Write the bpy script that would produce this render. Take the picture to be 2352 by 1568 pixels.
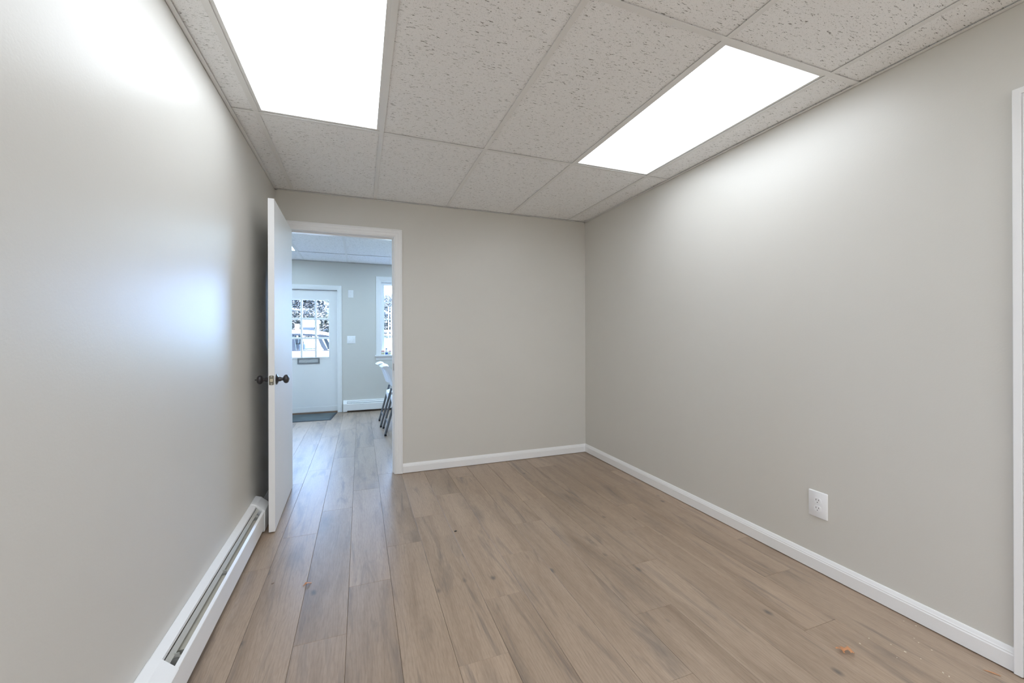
import bpy, bmesh, math, random
from mathutils import Vector, Matrix
random.seed(7)
sc = bpy.context.scene
for o in list(bpy.data.objects):
    bpy.data.objects.remove(o, do_unlink=True)
COL = sc.collection

# ------------------------------------------------------------------ camera, world, sun, exposure
CZ = 1.1818
YAW, ROLL = 0.35826, -0.0031656
cam_d = bpy.data.cameras.new('camera')
cam_d.sensor_width = 36.0
cam_d.lens = 930.58 / 2352 * 36.0
cam_d.shift_y = -13.58 / 2352
cam_d.clip_start = 0.02
cam_d.clip_end = 300
cam = bpy.data.objects.new('camera', cam_d)
COL.objects.link(cam)
_f = Vector((math.sin(YAW), math.cos(YAW), 0))
_r0 = Vector((math.cos(YAW), -math.sin(YAW), 0))
_u0 = Vector((0, 0, 1))
_r = _r0 * math.cos(ROLL) + _u0 * math.sin(ROLL)
_u = -_r0 * math.sin(ROLL) + _u0 * math.cos(ROLL)
_M = Matrix((( _r.x, _u.x, -_f.x, 0), (_r.y, _u.y, -_f.y, 0), (_r.z, _u.z, -_f.z, CZ), (0, 0, 0, 1)))
cam.matrix_world = _M
sc.camera = cam

SKY_COL, SKY_STR = (0.37, 0.59, 1.0), 20.5
SUN_STR = 15.0
PANEL_COL, PANEL_STR = (0.86, 0.925, 1.0), 4.6
FAR_PANEL_COL, FAR_PANEL_STR = (0.58, 0.81, 1.0), 9.2

w = bpy.data.worlds.new('world'); sc.world = w
w.use_nodes = True
_bg = w.node_tree.nodes['Background']
_bg.inputs['Color'].default_value = (*SKY_COL, 1)
_bg.inputs['Strength'].default_value = SKY_STR
sun_d = bpy.data.lights.new('sun', 'SUN'); sun_d.energy = SUN_STR; sun_d.color = (1, 0.93, 0.80); sun_d.angle = 0.01
sun = bpy.data.objects.new('sun', sun_d); COL.objects.link(sun)
sun.rotation_euler = (math.radians(38), 0, math.radians(25))
sun.location = (0, -5, 12)

vs = sc.view_settings
vs.view_transform = 'Standard'; vs.look = 'None'; vs.gamma = 1.0; vs.use_curve_mapping = False
vs.exposure = 0.33
sc.cycles.use_denoising = True
sc.cycles.max_bounces = 10
sc.cycles.diffuse_bounces = 6
sc.cycles.transparent_max_bounces = 16
sc.cycles.caustics_reflective = False
sc.cycles.caustics_refractive = False
sc.cycles.sample_clamp_indirect = 6.0

# ------------------------------------------------------------------ room dimensions (metres)
XL, XR = -0.619, 2.142          # left / right wall faces
YB = 3.597                      # back wall face
YN = -3.695                     # unseen wall behind the camera, set back to hold the added fill panels
H = 2.33                        # ceiling
T = 0.6096
YF0 = 3.72                      # far room side of the back wall
YF = 6.84                       # far room outer wall face
FXL, FXR = -3.2, 2.6            # far room
OX0, OX1, OZ = -0.53, 0.268, 2.022   # doorway clear opening (jamb faces)

# ------------------------------------------------------------------ materials
def newmat(name):
    m = bpy.data.materials.new(name); m.use_nodes = True
    nt = m.node_tree
    return m, nt, nt.nodes['Principled BSDF']
def N(nt, t, **kw):
    n = nt.nodes.new(t)
    for k, v in kw.items():
        if k in n.inputs: n.inputs[k].default_value = v
        else: setattr(n, k, v)
    return n
def L(nt, a, b): nt.links.new(a, b)
def ramp(nt, stops):
    r = nt.nodes.new('ShaderNodeValToRGB')
    e = r.color_ramp.elements
    while len(e) < len(stops): e.new(0.5)
    for i, (p, c) in enumerate(stops):
        e[i].position = p
        e[i].color = (*c, 1) if len(c) == 3 else c
    return r
def simple(name, col, rough=0.5, metal=0.0, spec=0.5, bump=0.0, bscale=200.0, var=0.0):
    m, nt, b = newmat(name)
    b.inputs['Base Color'].default_value = (*col, 1)
    b.inputs['Roughness'].default_value = rough
    b.inputs['Metallic'].default_value = metal
    b.inputs['Specular IOR Level'].default_value = spec
    tc = N(nt, 'ShaderNodeTexCoord')
    n = N(nt, 'ShaderNodeTexNoise', Scale=bscale, Detail=3.0)
    L(nt, tc.outputs['Object'], n.inputs['Vector'])
    if bump:
        bp = N(nt, 'ShaderNodeBump', Strength=bump, Distance=0.001)
        L(nt, n.outputs['Fac'], bp.inputs['Height']); L(nt, bp.outputs['Normal'], b.inputs['Normal'])
    n2 = N(nt, 'ShaderNodeTexNoise', Scale=3.0, Detail=3.0)
    L(nt, tc.outputs['Object'], n2.inputs['Vector'])
    v = max(var, 0.01)
    r = ramp(nt, [(0.3, tuple(c * (1 - v) for c in col)), (0.7, tuple(min(1, c * (1 + v)) for c in col))])
    L(nt, n2.outputs['Fac'], r.inputs['Fac']); L(nt, r.outputs['Color'], b.inputs['Base Color'])
    return m
def emis(name, col, s):
    m = bpy.data.materials.new(name); m.use_nodes = True
    nt = m.node_tree; nt.nodes.clear()
    e = nt.nodes.new('ShaderNodeEmission'); o = nt.nodes.new('ShaderNodeOutputMaterial')
    e.inputs['Color'].default_value = (*col, 1); e.inputs['Strength'].default_value = s
    nt.links.new(e.outputs[0], o.inputs[0]); return m

def wall_mat():
    m, nt, b = newmat('wall_paint')
    tc = N(nt, 'ShaderNodeTexCoord')
    n = N(nt, 'ShaderNodeTexNoise', Scale=1.6, Detail=4.0)
    L(nt, tc.outputs['Object'], n.inputs['Vector'])
    r = ramp(nt, [(0.3, (0.655, 0.635, 0.590)), (0.7, (0.675, 0.655, 0.610))])
    L(nt, n.outputs['Fac'], r.inputs['Fac']); L(nt, r.outputs['Color'], b.inputs['Base Color'])
    b.inputs['Roughness'].default_value = 0.38
    b.inputs['Specular IOR Level'].default_value = 0.5
    n1 = N(nt, 'ShaderNodeTexNoise', Scale=140.0, Detail=3.0)
    n2 = N(nt, 'ShaderNodeTexNoise', Scale=7.0, Detail=3.0)
    L(nt, tc.outputs['Object'], n1.inputs['Vector']); L(nt, tc.outputs['Object'], n2.inputs['Vector'])
    mx = N(nt, 'ShaderNodeMath', operation='MULTIPLY_ADD'); mx.inputs[1].default_value = 3.0
    L(nt, n2.outputs['Fac'], mx.inputs[0]); L(nt, n1.outputs['Fac'], mx.inputs[2])
    bp = N(nt, 'ShaderNodeBump', Strength=0.35, Distance=0.0006)
    L(nt, mx.outputs[0], bp.inputs['Height']); L(nt, bp.outputs['Normal'], b.inputs['Normal'])
    return m
def tile_mat():
    m, nt, b = newmat('fissured_ceiling_tile')
    geo = N(nt, 'ShaderNodeNewGeometry')
    oi = N(nt, 'ShaderNodeObjectInfo')
    off = N(nt, 'ShaderNodeVectorMath', operation='SCALE'); off.inputs['Scale'].default_value = 13.0
    cmb = N(nt, 'ShaderNodeCombineXYZ'); L(nt, oi.outputs['Random'], cmb.inputs[0]); L(nt, oi.outputs['Random'], cmb.inputs[1])
    L(nt, cmb.outputs[0], off.inputs[0])
    add = N(nt, 'ShaderNodeVectorMath', operation='ADD')
    L(nt, geo.outputs['Position'], add.inputs[0]); L(nt, off.outputs[0], add.inputs[1])
    # fissures: stretched noise, thresholded, gated by larger noise
    mp = N(nt, 'ShaderNodeMapping'); mp.inputs['Scale'].default_value = (52, 215, 1); mp.inputs['Rotation'].default_value = (0, 0, 0.12)
    L(nt, add.outputs[0], mp.inputs['Vector'])
    n1 = N(nt, 'ShaderNodeTexNoise', Scale=1.0, Detail=2.0, Roughness=0.6, Distortion=0.8)
    L(nt, mp.outputs[0], n1.inputs['Vector'])
    t1 = ramp(nt, [(0.632, (0, 0, 0)), (0.672, (1, 1, 1))]); L(nt, n1.outputs['Fac'], t1.inputs['Fac'])
    # pin holes
    v = N(nt, 'ShaderNodeTexVoronoi', Scale=230.0); L(nt, add.outputs[0], v.inputs['Vector'])
    t2 = ramp(nt, [(0.16, (1, 1, 1)), (0.26, (0, 0, 0))]); L(nt, v.outputs['Distance'], t2.inputs['Fac'])
    sep = N(nt, 'ShaderNodeSeparateColor'); L(nt, v.outputs['Color'], sep.inputs[0])
    g = N(nt, 'ShaderNodeMath', operation='GREATER_THAN'); g.inputs[1].default_value = 0.35; L(nt, sep.outputs[0], g.inputs[0])
    pm = N(nt, 'ShaderNodeMath', operation='MULTIPLY'); L(nt, t2.outputs['Color'], pm.inputs[0]); L(nt, g.outputs[0], pm.inputs[1])
    pm2 = N(nt, 'ShaderNodeMath', operation='MULTIPLY'); pm2.inputs[1].default_value = 0.55; L(nt, pm.outputs[0], pm2.inputs[0])
    mxx = N(nt, 'ShaderNodeMath', operation='MAXIMUM'); L(nt, t1.outputs['Color'], mxx.inputs[0]); L(nt, pm2.outputs[0], mxx.inputs[1])
    mix = N(nt, 'ShaderNodeMix', data_type='RGBA')
    mix.inputs[6].default_value = (0.94, 0.94, 0.94, 1); mix.inputs[7].default_value = (0.26, 0.25, 0.235, 1)
    L(nt, mxx.outputs[0], mix.inputs[0]); L(nt, mix.outputs[2], b.inputs['Base Color'])
    b.inputs['Roughness'].default_value = 0.75
    b.inputs['Specular IOR Level'].default_value = 0.25
    n3 = N(nt, 'ShaderNodeTexNoise', Scale=300.0, Detail=2.0); L(nt, add.outputs[0], n3.inputs['Vector'])
    h = N(nt, 'ShaderNodeMath', operation='SUBTRACT'); L(nt, n3.outputs['Fac'], h.inputs[0]); L(nt, mxx.outputs[0], h.inputs[1])
    bp = N(nt, 'ShaderNodeBump', Strength=0.5, Distance=0.0012)
    L(nt, h.outputs[0], bp.inputs['Height']); L(nt, bp.outputs['Normal'], b.inputs['Normal'])
    return m
def plank_mat():
    m, nt, b = newmat('oak_laminate')
    geo = N(nt, 'ShaderNodeNewGeometry'); oi = N(nt, 'ShaderNodeObjectInfo')
    cmb = N(nt, 'ShaderNodeCombineXYZ'); L(nt, oi.outputs['Random'], cmb.inputs[0]); L(nt, oi.outputs['Random'], cmb.inputs[1])
    off = N(nt, 'ShaderNodeVectorMath', operation='MULTIPLY'); off.inputs[1].default_value = (17.0, 53.0, 0)
    L(nt, cmb.outputs[0], off.inputs[0])
    add = N(nt, 'ShaderNodeVectorMath', operation='ADD'); L(nt, geo.outputs['Position'], add.inputs[0]); L(nt, off.outputs[0], add.inputs[1])
    def mapped(s):
        mp = N(nt, 'ShaderNodeMapping'); mp.inputs['Scale'].default_value = s
        L(nt, add.outputs[0], mp.inputs['Vector']); return mp.outputs[0]
    def noise(s, det=4.0, rough=0.6, dist=0.0):
        n = N(nt, 'ShaderNodeTexNoise', Scale=1.0, Detail=det, Roughness=rough, Distortion=dist)
        L(nt, mapped(s), n.inputs['Vector']); return n.outputs['Fac']
    def mixc(fac, a, bcol, mode='MIX'):
        mx = N(nt, 'ShaderNodeMix', data_type='RGBA'); mx.blend_type = mode
        if isinstance(fac, float): mx.inputs[0].default_value = fac
        else: L(nt, fac, mx.inputs[0])
        for i, c in ((6, a), (7, bcol)):
            if isinstance(c, tuple): mx.inputs[i].default_value = (*c, 1)
            else: L(nt, c, mx.inputs[i])
        return mx.outputs[2]
    tone = ramp(nt, [(0.28, (0.265, 0.188, 0.131)), (0.5, (0.385, 0.284, 0.205)), (0.75, (0.455, 0.344, 0.254))])
    L(nt, noise((7, 0.9, 1), 5.0, 0.62, 0.6), tone.inputs['Fac'])
    # cathedral grain: wave lines bent by a stretched noise
    wv = N(nt, 'ShaderNodeTexWave', Scale=26.0, Distortion=14.0, Detail=2.0)
    wv.inputs['Detail Scale'].default_value = 0.9
    L(nt, mapped((1.0, 0.13, 1)), wv.inputs['Vector'])
    wr = ramp(nt, [(0.0, (0.80, 0.78, 0.77)), (0.35, (1, 1, 1))]); L(nt, wv.outputs['Fac'], wr.inputs['Fac'])
    c = mixc(0.5, tone.outputs['Color'], wr.outputs['Color'], 'MULTIPLY')
    # fine pores
    pr = ramp(nt, [(0.36, (0.84, 0.83, 0.82)), (0.56, (1, 1, 1))]); L(nt, noise((300, 22, 1), 3.0, 0.6), pr.inputs['Fac'])
    c = mixc(0.8, c, pr.outputs['Color'], 'MULTIPLY')
    # grey smoky streaks
    sr = ramp(nt, [(0.54, (0, 0, 0)), (0.72, (1, 1, 1))]); L(nt, noise((11, 1.1, 1), 5.0, 0.62, 1.6), sr.inputs['Fac'])
    sf = N(nt, 'ShaderNodeMath', operation='MULTIPLY'); sf.inputs[1].default_value = 0.72; L(nt, sr.outputs['Color'], sf.inputs[0])
    c = mixc(sf.outputs[0], c, (0.155, 0.125, 0.108))
    # knots
    v = N(nt, 'ShaderNodeTexVoronoi', Scale=1.0)
    nd = N(nt, 'ShaderNodeTexNoise', Scale=22.0, Detail=3.0); L(nt, add.outputs[0], nd.inputs['Vector'])
    ndv = N(nt, 'ShaderNodeVectorMath', operation='SCALE'); ndv.inputs['Scale'].default_value = 0.10; L(nt, nd.outputs['Color'], ndv.inputs[0])
    ka = N(nt, 'ShaderNodeVectorMath', operation='ADD'); L(nt, mapped((7.0, 4.2, 0)), ka.inputs[0]); L(nt, ndv.outputs[0], ka.inputs[1])
    L(nt, ka.outputs[0], v.inputs['Vector'])
    kr = ramp(nt, [(0.03, (1, 1, 1)), (0.12, (0, 0, 0))]); L(nt, v.outputs['Distance'], kr.inputs['Fac'])
    sp = N(nt, 'ShaderNodeSeparateColor'); L(nt, v.outputs['Color'], sp.inputs[0])
    kg = N(nt, 'ShaderNodeMath', operation='GREATER_THAN'); kg.inputs[1].default_value = 0.45; L(nt, sp.outputs[0], kg.inputs[0])
    kf = N(nt, 'ShaderNodeMath', operation='MULTIPLY'); L(nt, kr.outputs['Color'], kf.inputs[0]); L(nt, kg.outputs[0], kf.inputs[1])
    kf2 = N(nt, 'ShaderNodeMath', operation='MULTIPLY'); kf2.inputs[1].default_value = 0.8; L(nt, kf.outputs[0], kf2.inputs[0])
    c = mixc(kf2.outputs[0], c, (0.085, 0.078, 0.076))
    # soft smoky smudges around some of the knots
    v2 = N(nt, 'ShaderNodeTexVoronoi', Scale=1.0)
    ka2 = N(nt, 'ShaderNodeVectorMath', operation='ADD'); L(nt, mapped((5.2, 1.7, 0)), ka2.inputs[0])
    nd2 = N(nt, 'ShaderNodeVectorMath', operation='SCALE'); nd2.inputs['Scale'].default_value = 0.25; L(nt, nd.outputs['Color'], nd2.inputs[0])
    L(nt, nd2.outputs[0], ka2.inputs[1]); L(nt, ka2.outputs[0], v2.inputs['Vector'])
    kr2 = ramp(nt, [(0.0, (1, 1, 1)), (0.30, (0, 0, 0))]); L(nt, v2.outputs['Distance'], kr2.inputs['Fac'])
    sp2 = N(nt, 'ShaderNodeSeparateColor'); L(nt, v2.outputs['Color'], sp2.inputs[0])
    kg2 = N(nt, 'ShaderNodeMath', operation='GREATER_THAN'); kg2.inputs[1].default_value = 0.60; L(nt, sp2.outputs[1], kg2.inputs[0])
    kf3 = N(nt, 'ShaderNodeMath', operation='MULTIPLY'); L(nt, kr2.outputs['Color'], kf3.inputs[0]); L(nt, kg2.outputs[0], kf3.inputs[1])
    kf4 = N(nt, 'ShaderNodeMath', operation='MULTIPLY'); kf4.inputs[1].default_value = 0.55; L(nt, kf3.outputs[0], kf4.inputs[0])
    c = mixc(kf4.outputs[0], c, (0.13, 0.11, 0.10))
    # a few planks darker / lighter
    pv = N(nt, 'ShaderNodeMapRange'); pv.inputs['To Min'].default_value = 0.90; pv.inputs['To Max'].default_value = 1.08
    L(nt, oi.outputs['Random'], pv.inputs['Value'])
    vm = N(nt, 'ShaderNodeVectorMath', operation='SCALE'); L(nt, c, vm.inputs[0]); L(nt, pv.outputs[0], vm.inputs['Scale'])
    L(nt, vm.outputs[0], b.inputs['Base Color'])
    b.inputs['Roughness'].default_value = 0.41
    b.inputs['Specular IOR Level'].default_value = 0.72
    bp = N(nt, 'ShaderNodeBump', Strength=0.25, Distance=0.0005)
    L(nt, noise((220, 10, 1), 3.0, 0.6), bp.inputs['Height']); L(nt, bp.outputs['Normal'], b.inputs['Normal'])
    return m
def pane_mat():
    m = bpy.data.materials.new('window_glass'); m.use_nodes = True
    nt = m.node_tree; nt.nodes.clear()
    o = nt.nodes.new('ShaderNodeOutputMaterial')
    tr = nt.nodes.new('ShaderNodeBsdfTransparent'); tr.inputs[0].default_value = (0.95, 0.97, 0.98, 1)
    gl = nt.nodes.new('ShaderNodeBsdfGlossy'); gl.inputs['Roughness'].default_value = 0.02
    lw = nt.nodes.new('ShaderNodeFresnel'); lw.inputs['IOR'].default_value = 1.45
    mx = nt.nodes.new('ShaderNodeMixShader')
    nt.links.new(lw.outputs[0], mx.inputs[0]); nt.links.new(tr.outputs[0], mx.inputs[1]); nt.links.new(gl.outputs[0], mx.inputs[2])
    nt.links.new(mx.outputs[0], o.inputs[0]); return m
def leafy(name, c1, c2):
    m, nt, b = newmat(name)
    geo = N(nt, 'ShaderNodeNewGeometry')
    r = ramp(nt, [(0.0, c1), (1.0, c2)]); L(nt, geo.outputs['Random Per Island'], r.inputs['Fac'])
    L(nt, r.outputs['Color'], b.inputs['Base Color']); b.inputs['Roughness'].default_value = 0.6
    return m

M = {}
M['wall'] = wall_mat()
M['tile'] = tile_mat()
M['plank'] = plank_mat()
M['pane'] = pane_mat()
M['white'] = simple('white_trim_paint', (0.88, 0.88, 0.88), 0.32, bump=0.05, bscale=60)
M['door'] = simple('white_door_paint', (0.86, 0.86, 0.86), 0.50, bump=0.12, bscale=90)
M['grid'] = simple('white_grid_metal', (0.84, 0.835, 0.82), 0.4)
M['heater'] = simple('white_enamel', (0.88, 0.88, 0.88), 0.28)
M['galv'] = simple('dull_metal', (0.62, 0.62, 0.58), 0.4, 0.4)
M['fin'] = simple('aluminium_fin', (0.66, 0.63, 0.54), 0.4, 0.35)
M['bronze'] = simple('oil_rubbed_bronze', (0.055, 0.05, 0.053), 0.30, 0.4)
M['plate'] = simple('aged_steel', (0.25, 0.23, 0.19), 0.45, 0.8, var=0.15)
M['brass'] = simple('pale_brass', (0.72, 0.65, 0.50), 0.35, 0.6)
M['screw'] = simple('screw_steel', (0.55, 0.53, 0.48), 0.35, 0.8)
M['plastic'] = simple('white_plastic', (0.88, 0.88, 0.89), 0.3)
M['dark'] = simple('dark_gap', (0.03, 0.03, 0.03), 0.8)
M['sub'] = simple('underlay', (0.10, 0.08, 0.06), 0.9)
M['slab'] = simple('concrete_slab', (0.30, 0.30, 0.30), 0.9)
M['chairgrey'] = simple('grey_powder_coat', (0.15, 0.155, 0.165), 0.4, 0.2)
M['resin'] = simple('white_resin', (0.82, 0.83, 0.85), 0.4, bump=0.1)
M['mat'] = simple('grey_ribbed_carpet', (0.10, 0.115, 0.115), 0.95, bump=1.0, bscale=400, var=0.25)
M['matedge'] = simple('black_rubber', (0.04, 0.045, 0.05), 0.7)
M['wood'] = simple('brown_wood_base', (0.19, 0.12, 0.08), 0.6, var=0.2)
M['pewter'] = simple('pewter', (0.28, 0.29, 0.30), 0.38, 0.85, var=0.2)
M['leaf'] = simple('dry_oak_leaf', (0.58, 0.27, 0.125), 0.6, bump=0.4, bscale=120, var=0.2)
M['crumb'] = simple('plaster_crumb', (0.80, 0.74, 0.62), 0.8)
M['panel'] = emis('light_diffuser', PANEL_COL, PANEL_STR)
M['farpanel'] = emis('cool_light_diffuser', FAR_PANEL_COL, FAR_PANEL_STR)
M['carwhite'] = simple('white_car_paint', (0.80, 0.80, 0.80), 0.25)
M['cartrim'] = simple('black_car_trim', (0.014, 0.014, 0.016), 0.4)
M['seat'] = simple('grey_car_seat', (0.022, 0.023, 0.025), 0.7)
M['grass'] = simple('lawn_grass', (0.17, 0.24, 0.12), 0.9, bump=1.0, bscale=60, var=0.3)
M['asphalt'] = simple('asphalt', (0.10, 0.10, 0.105), 0.9, bump=0.6, bscale=120, var=0.15)
M['bark'] = simple('bark', (0.06, 0.05, 0.04), 0.9, bump=1.0, bscale=30, var=0.3)
M['leaf1'] = leafy('sunlit_tree_leaves', (0.13, 0.13, 0.10), (0.30, 0.29, 0.22))  # paler leaf colour stands in for sunlight on the foliage
M['leaf2'] = leafy('dark_tree_leaves', (0.085, 0.078, 0.074), (0.14, 0.128, 0.118))  # darker leaf colour, with the shade of the dark trees put into it
M['truck'] = simple('white_truck_panel', (0.75, 0.74, 0.74), 0.5)
M['red'] = simple('red_paint', (0.55, 0.10, 0.08), 0.5)
M['yellow'] = simple('yellow_label', (0.72, 0.68, 0.42), 0.5)
M['bluecap'] = simple('blue_plastic', (0.05, 0.14, 0.45), 0.4)
M['post'] = simple('white_post_paint', (0.78, 0.78, 0.78), 0.5)

# ------------------------------------------------------------------ mesh helpers
class MB:
    def __init__(s): s.v = []; s.f = []
    def add(s, vs, fs):
        o = len(s.v); s.v += [tuple(p) for p in vs]; s.f += [tuple(i + o for i in f) for f in fs]; return s
    def box(s, x0, x1, y0, y1, z0, z1):
        x0, x1 = min(x0, x1), max(x0, x1); y0, y1 = min(y0, y1), max(y0, y1); z0, z1 = min(z0, z1), max(z0, z1)
        return s.add([(x0,y0,z0),(x1,y0,z0),(x1,y1,z0),(x0,y1,z0),(x0,y0,z1),(x1,y0,z1),(x1,y1,z1),(x0,y1,z1)],
                     [(0,3,2,1),(4,5,6,7),(0,1,5,4),(1,2,6,5),(2,3,7,6),(3,0,4,7)])
    def bbox(s, x0, x1, y0, y1, z0, z1, c=0.002):
        # box with chamfered edges
        bm = bmesh.new()
        m = Matrix.Translation(((x0+x1)/2, (y0+y1)/2, (z0+z1)/2)) @ Matrix.Diagonal((abs(x1-x0), abs(y1-y0), abs(z1-z0), 1))
        bmesh.ops.create_cube(bm, size=1, matrix=m)
        bmesh.ops.bevel(bm, geom=bm.edges[:], offset=c, segments=2, affect='EDGES', profile=0.5)
        bm.verts.index_update()
        s.add([v.co[:] for v in bm.verts], [[v.index for v in f.verts] for f in bm.faces]); bm.free(); return s
    def loft(s, rings, closed=True, caps=True):
        n = len(rings[0]); vs = [p for r in rings for p in r]; fs = []
        for i in range(len(rings) - 1):
            for j in range(n if closed else n - 1):
                a, b = i*n + j, i*n + (j+1) % n
                fs.append((a, b, b + n, a + n))
        if caps and closed:
            fs.append(tuple(reversed(range(n)))); fs.append(tuple((len(rings)-1)*n + j for j in range(n)))
        return s.add(vs, fs)
    def lathe(s, prof, axis, org, seg=24):
        # prof: (t along axis, radius)
        ax = Vector(axis).normalized(); o = Vector(org)
        p = Vector((0,0,1)) if abs(ax.z) < 0.9 else Vector((1,0,0))
        u = ax.cross(p).normalized(); v = ax.cross(u)
        rings = [[tuple(o + ax*t + (u*math.cos(2*math.pi*k/seg) + v*math.sin(2*math.pi*k/seg))*max(r, 1e-4)) for k in range(seg)] for t, r in prof]
        return s.loft(rings)
    def tube(s, pts, r, seg=10, flat=1.0, up=(0,1,0)):
        P = [Vector(p) for p in pts]; rings = []
        for i, p in enumerate(P):
            d = (P[min(i+1, len(P)-1)] - P[max(i-1, 0)]).normalized()
            u = Vector(up); u = (u - d*u.dot(d)).normalized(); v = d.cross(u)
            rings.append([tuple(p + u*math.cos(2*math.pi*k/seg)*r*flat + v*math.sin(2*math.pi*k/seg)*r) for k in range(seg)])
        return s.loft(rings)
    def build(s, name, mat, parent=None, smooth=False, loc=None):
        me = bpy.data.meshes.new(name); me.from_pydata(s.v, [], s.f); me.update()
        bm = bmesh.new(); bm.from_mesh(me); bmesh.ops.recalc_face_normals(bm, faces=bm.faces[:]); bm.to_mesh(me); bm.free()
        me.materials.append(mat)
        if smooth:
            for p in me.polygons: p.use_smooth = True
            try: me.set_sharp_from_angle(angle=math.radians(40))
            except Exception: pass
        o = bpy.data.objects.new(name, me); COL.objects.link(o)
        if loc: o.location = loc
        if parent: o.parent = parent
        return o
def tag(o, label, cat, group=None, kind=None):
    o['label'] = label; o['category'] = cat
    if group: o['group'] = group
    if kind: o['kind'] = kind
    return o
def empty(name, loc=(0,0,0), rz=0):
    o = bpy.data.objects.new(name, None); COL.objects.link(o); o.location = loc; o.rotation_euler = (0,0,rz)
    o.empty_display_size = 0.1
    return o
def S(o, label, cat): return tag(o, label, cat, kind='structure')
def linked(src, name, parent, loc=(0,0,0)):
    o = bpy.data.objects.new(name, src.data); COL.objects.link(o); o.parent = parent; o.location = loc; return o
def copy_tree(o, parent=None):
    c = o.copy(); COL.objects.link(c); c.parent = parent
    for ch in [x for x in bpy.data.objects if x.parent is o]: copy_tree(ch, c)
    return c

# ------------------------------------------------------------------ floor: underlay + planks
floor = MB().box(FXL, FXR, YN-0.1, YF+0.18, -0.12, -0.010).build('floor', M['sub'])
S(floor, 'grey-brown oak laminate plank floor running through the doorway', 'floor')
PW, PL = 0.190, 1.265
def plank_mesh(wd, ln):
    c = 0.0009; g = 0.0004
    w0, w1, l0, l1 = g, wd-g, g, ln-g
    ring = lambda i, z: [(w0+i, l0+i, z), (w1-i, l0+i, z), (w1-i, l1-i, z), (w0+i, l1-i, z)]
    return MB().loft([ring(0, -0.010), ring(0, -c), ring(c, 0)])
_pc = {}
def plank(x0, x1, y0, y1):
    if x1-x0 < 0.01 or y1-y0 < 0.01: return
    k = (round(x1-x0, 4), round(y1-y0, 4))
    if k not in _pc:
        o = plank_mesh(*k).build('plank', M['plank'], floor, loc=(x0, y0, 0)); _pc[k] = o
    else:
        linked(_pc[k], 'plank', floor, (x0, y0, 0))
for k in range(-15, 17):
    x0 = -0.434 + PW*k; x1 = x0 + PW
    y = 0.158 + 0.3163*(k % 4) - 3*PL
    while y < YF:
        ya, yb = y, y + PL
        y += PL
        # near room / doorway / far room clipping
        if x1 <= XL or x0 >= XR:
            ya = max(ya, YF0 - 0.02)
        else:
            ya = max(ya, YN)
        yb = min(yb, YF + 0.02)
        if yb - ya < 0.02: continue
        plank(max(x0, FXL), min(x1, FXR), ya, yb)

# ------------------------------------------------------------------ walls
ZT = 2.62
def wallm(boxes):
    m = MB()
    for b in boxes: m.box(*b)
    return m
S(wallm([(XL-0.12, XL, YN-0.12, YB, -0.01, ZT)]).build('wall_left', M['wall']), 'warm grey satin painted wall along the left', 'wall')
CY0, CY1, CZT = -0.17, 0.645, 1.968      # opening in the right wall
S(wallm([(XR, XR+0.12, CY1, YB, -0.01, ZT), (XR, XR+0.12, YN-0.12, CY0, -0.01, ZT), (XR, XR+0.12, CY0, CY1, CZT, ZT)]).build('wall_right', M['wall']), 'warm grey painted wall along the right with an outlet', 'wall')
JT = 0.018
S(wallm([(FXL, OX0-JT, YB, YF0, -0.01, ZT), (OX1+JT, FXR, YB, YF0, -0.01, ZT), (OX0-JT, OX1+JT, YB, YF0, OZ+JT, ZT)]).build('wall_back', M['wall']), 'warm grey painted wall with the open doorway', 'wall')
S(wallm([(XL-0.12, XR+0.12, YN-0.12, YN, -0.01, ZT)]).build('wall_front', M['wall']), 'warm grey painted wall at the near end of the room', 'wall')
# far room: outer wall with door + two windows
DX0, DX1, DZ = -1.135, -0.333, 1.893          # front door slab
WX0, WX1, WZ0, WZ1 = 0.302, 1.302, 0.878, 2.07 # window
VX0, VX1 = -2.85, -1.65                        # unseen second window, added to let in more daylight
segs = [(FXL, VX0, -0.4, ZT), (VX0, VX1, -0.4, WZ0), (VX0, VX1, WZ1, ZT), (VX1, DX0-0.02, -0.4, ZT), (DX0-0.02, DX1+0.02, DZ+0.02, ZT),
        (DX0-0.02, DX1+0.02, -0.4, -0.012), (DX1+0.02, WX0, -0.4, ZT), (WX0, WX1, -0.4, WZ0), (WX0, WX1, WZ1, ZT), (WX1, FXR, -0.4, ZT)]
S(wallm([(a, b, YF, YF+0.18, c, d) for a, b, c, d in segs]).build('wall_far', M['wall']), 'grey outer wall of the next room seen through the doorway', 'wall')
S(wallm([(FXL-0.12, FXL, YB, YF+0.18, -0.4, ZT)]).build('wall_far_left', M['wall']), 'grey left wall of the next room', 'wall')
S(wallm([(FXR, FXR+0.12, YB, YF+0.18, -0.4, ZT)]).build('wall_far_right', M['wall']), 'grey right wall of the next room', 'wall')
S(wallm([(FXL-0.3, FXR+0.3, YN-0.4, YF+0.5, ZT, ZT+0.15)]).build('roof', M['slab']), 'flat roof slab over both rooms', 'roof')

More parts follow.
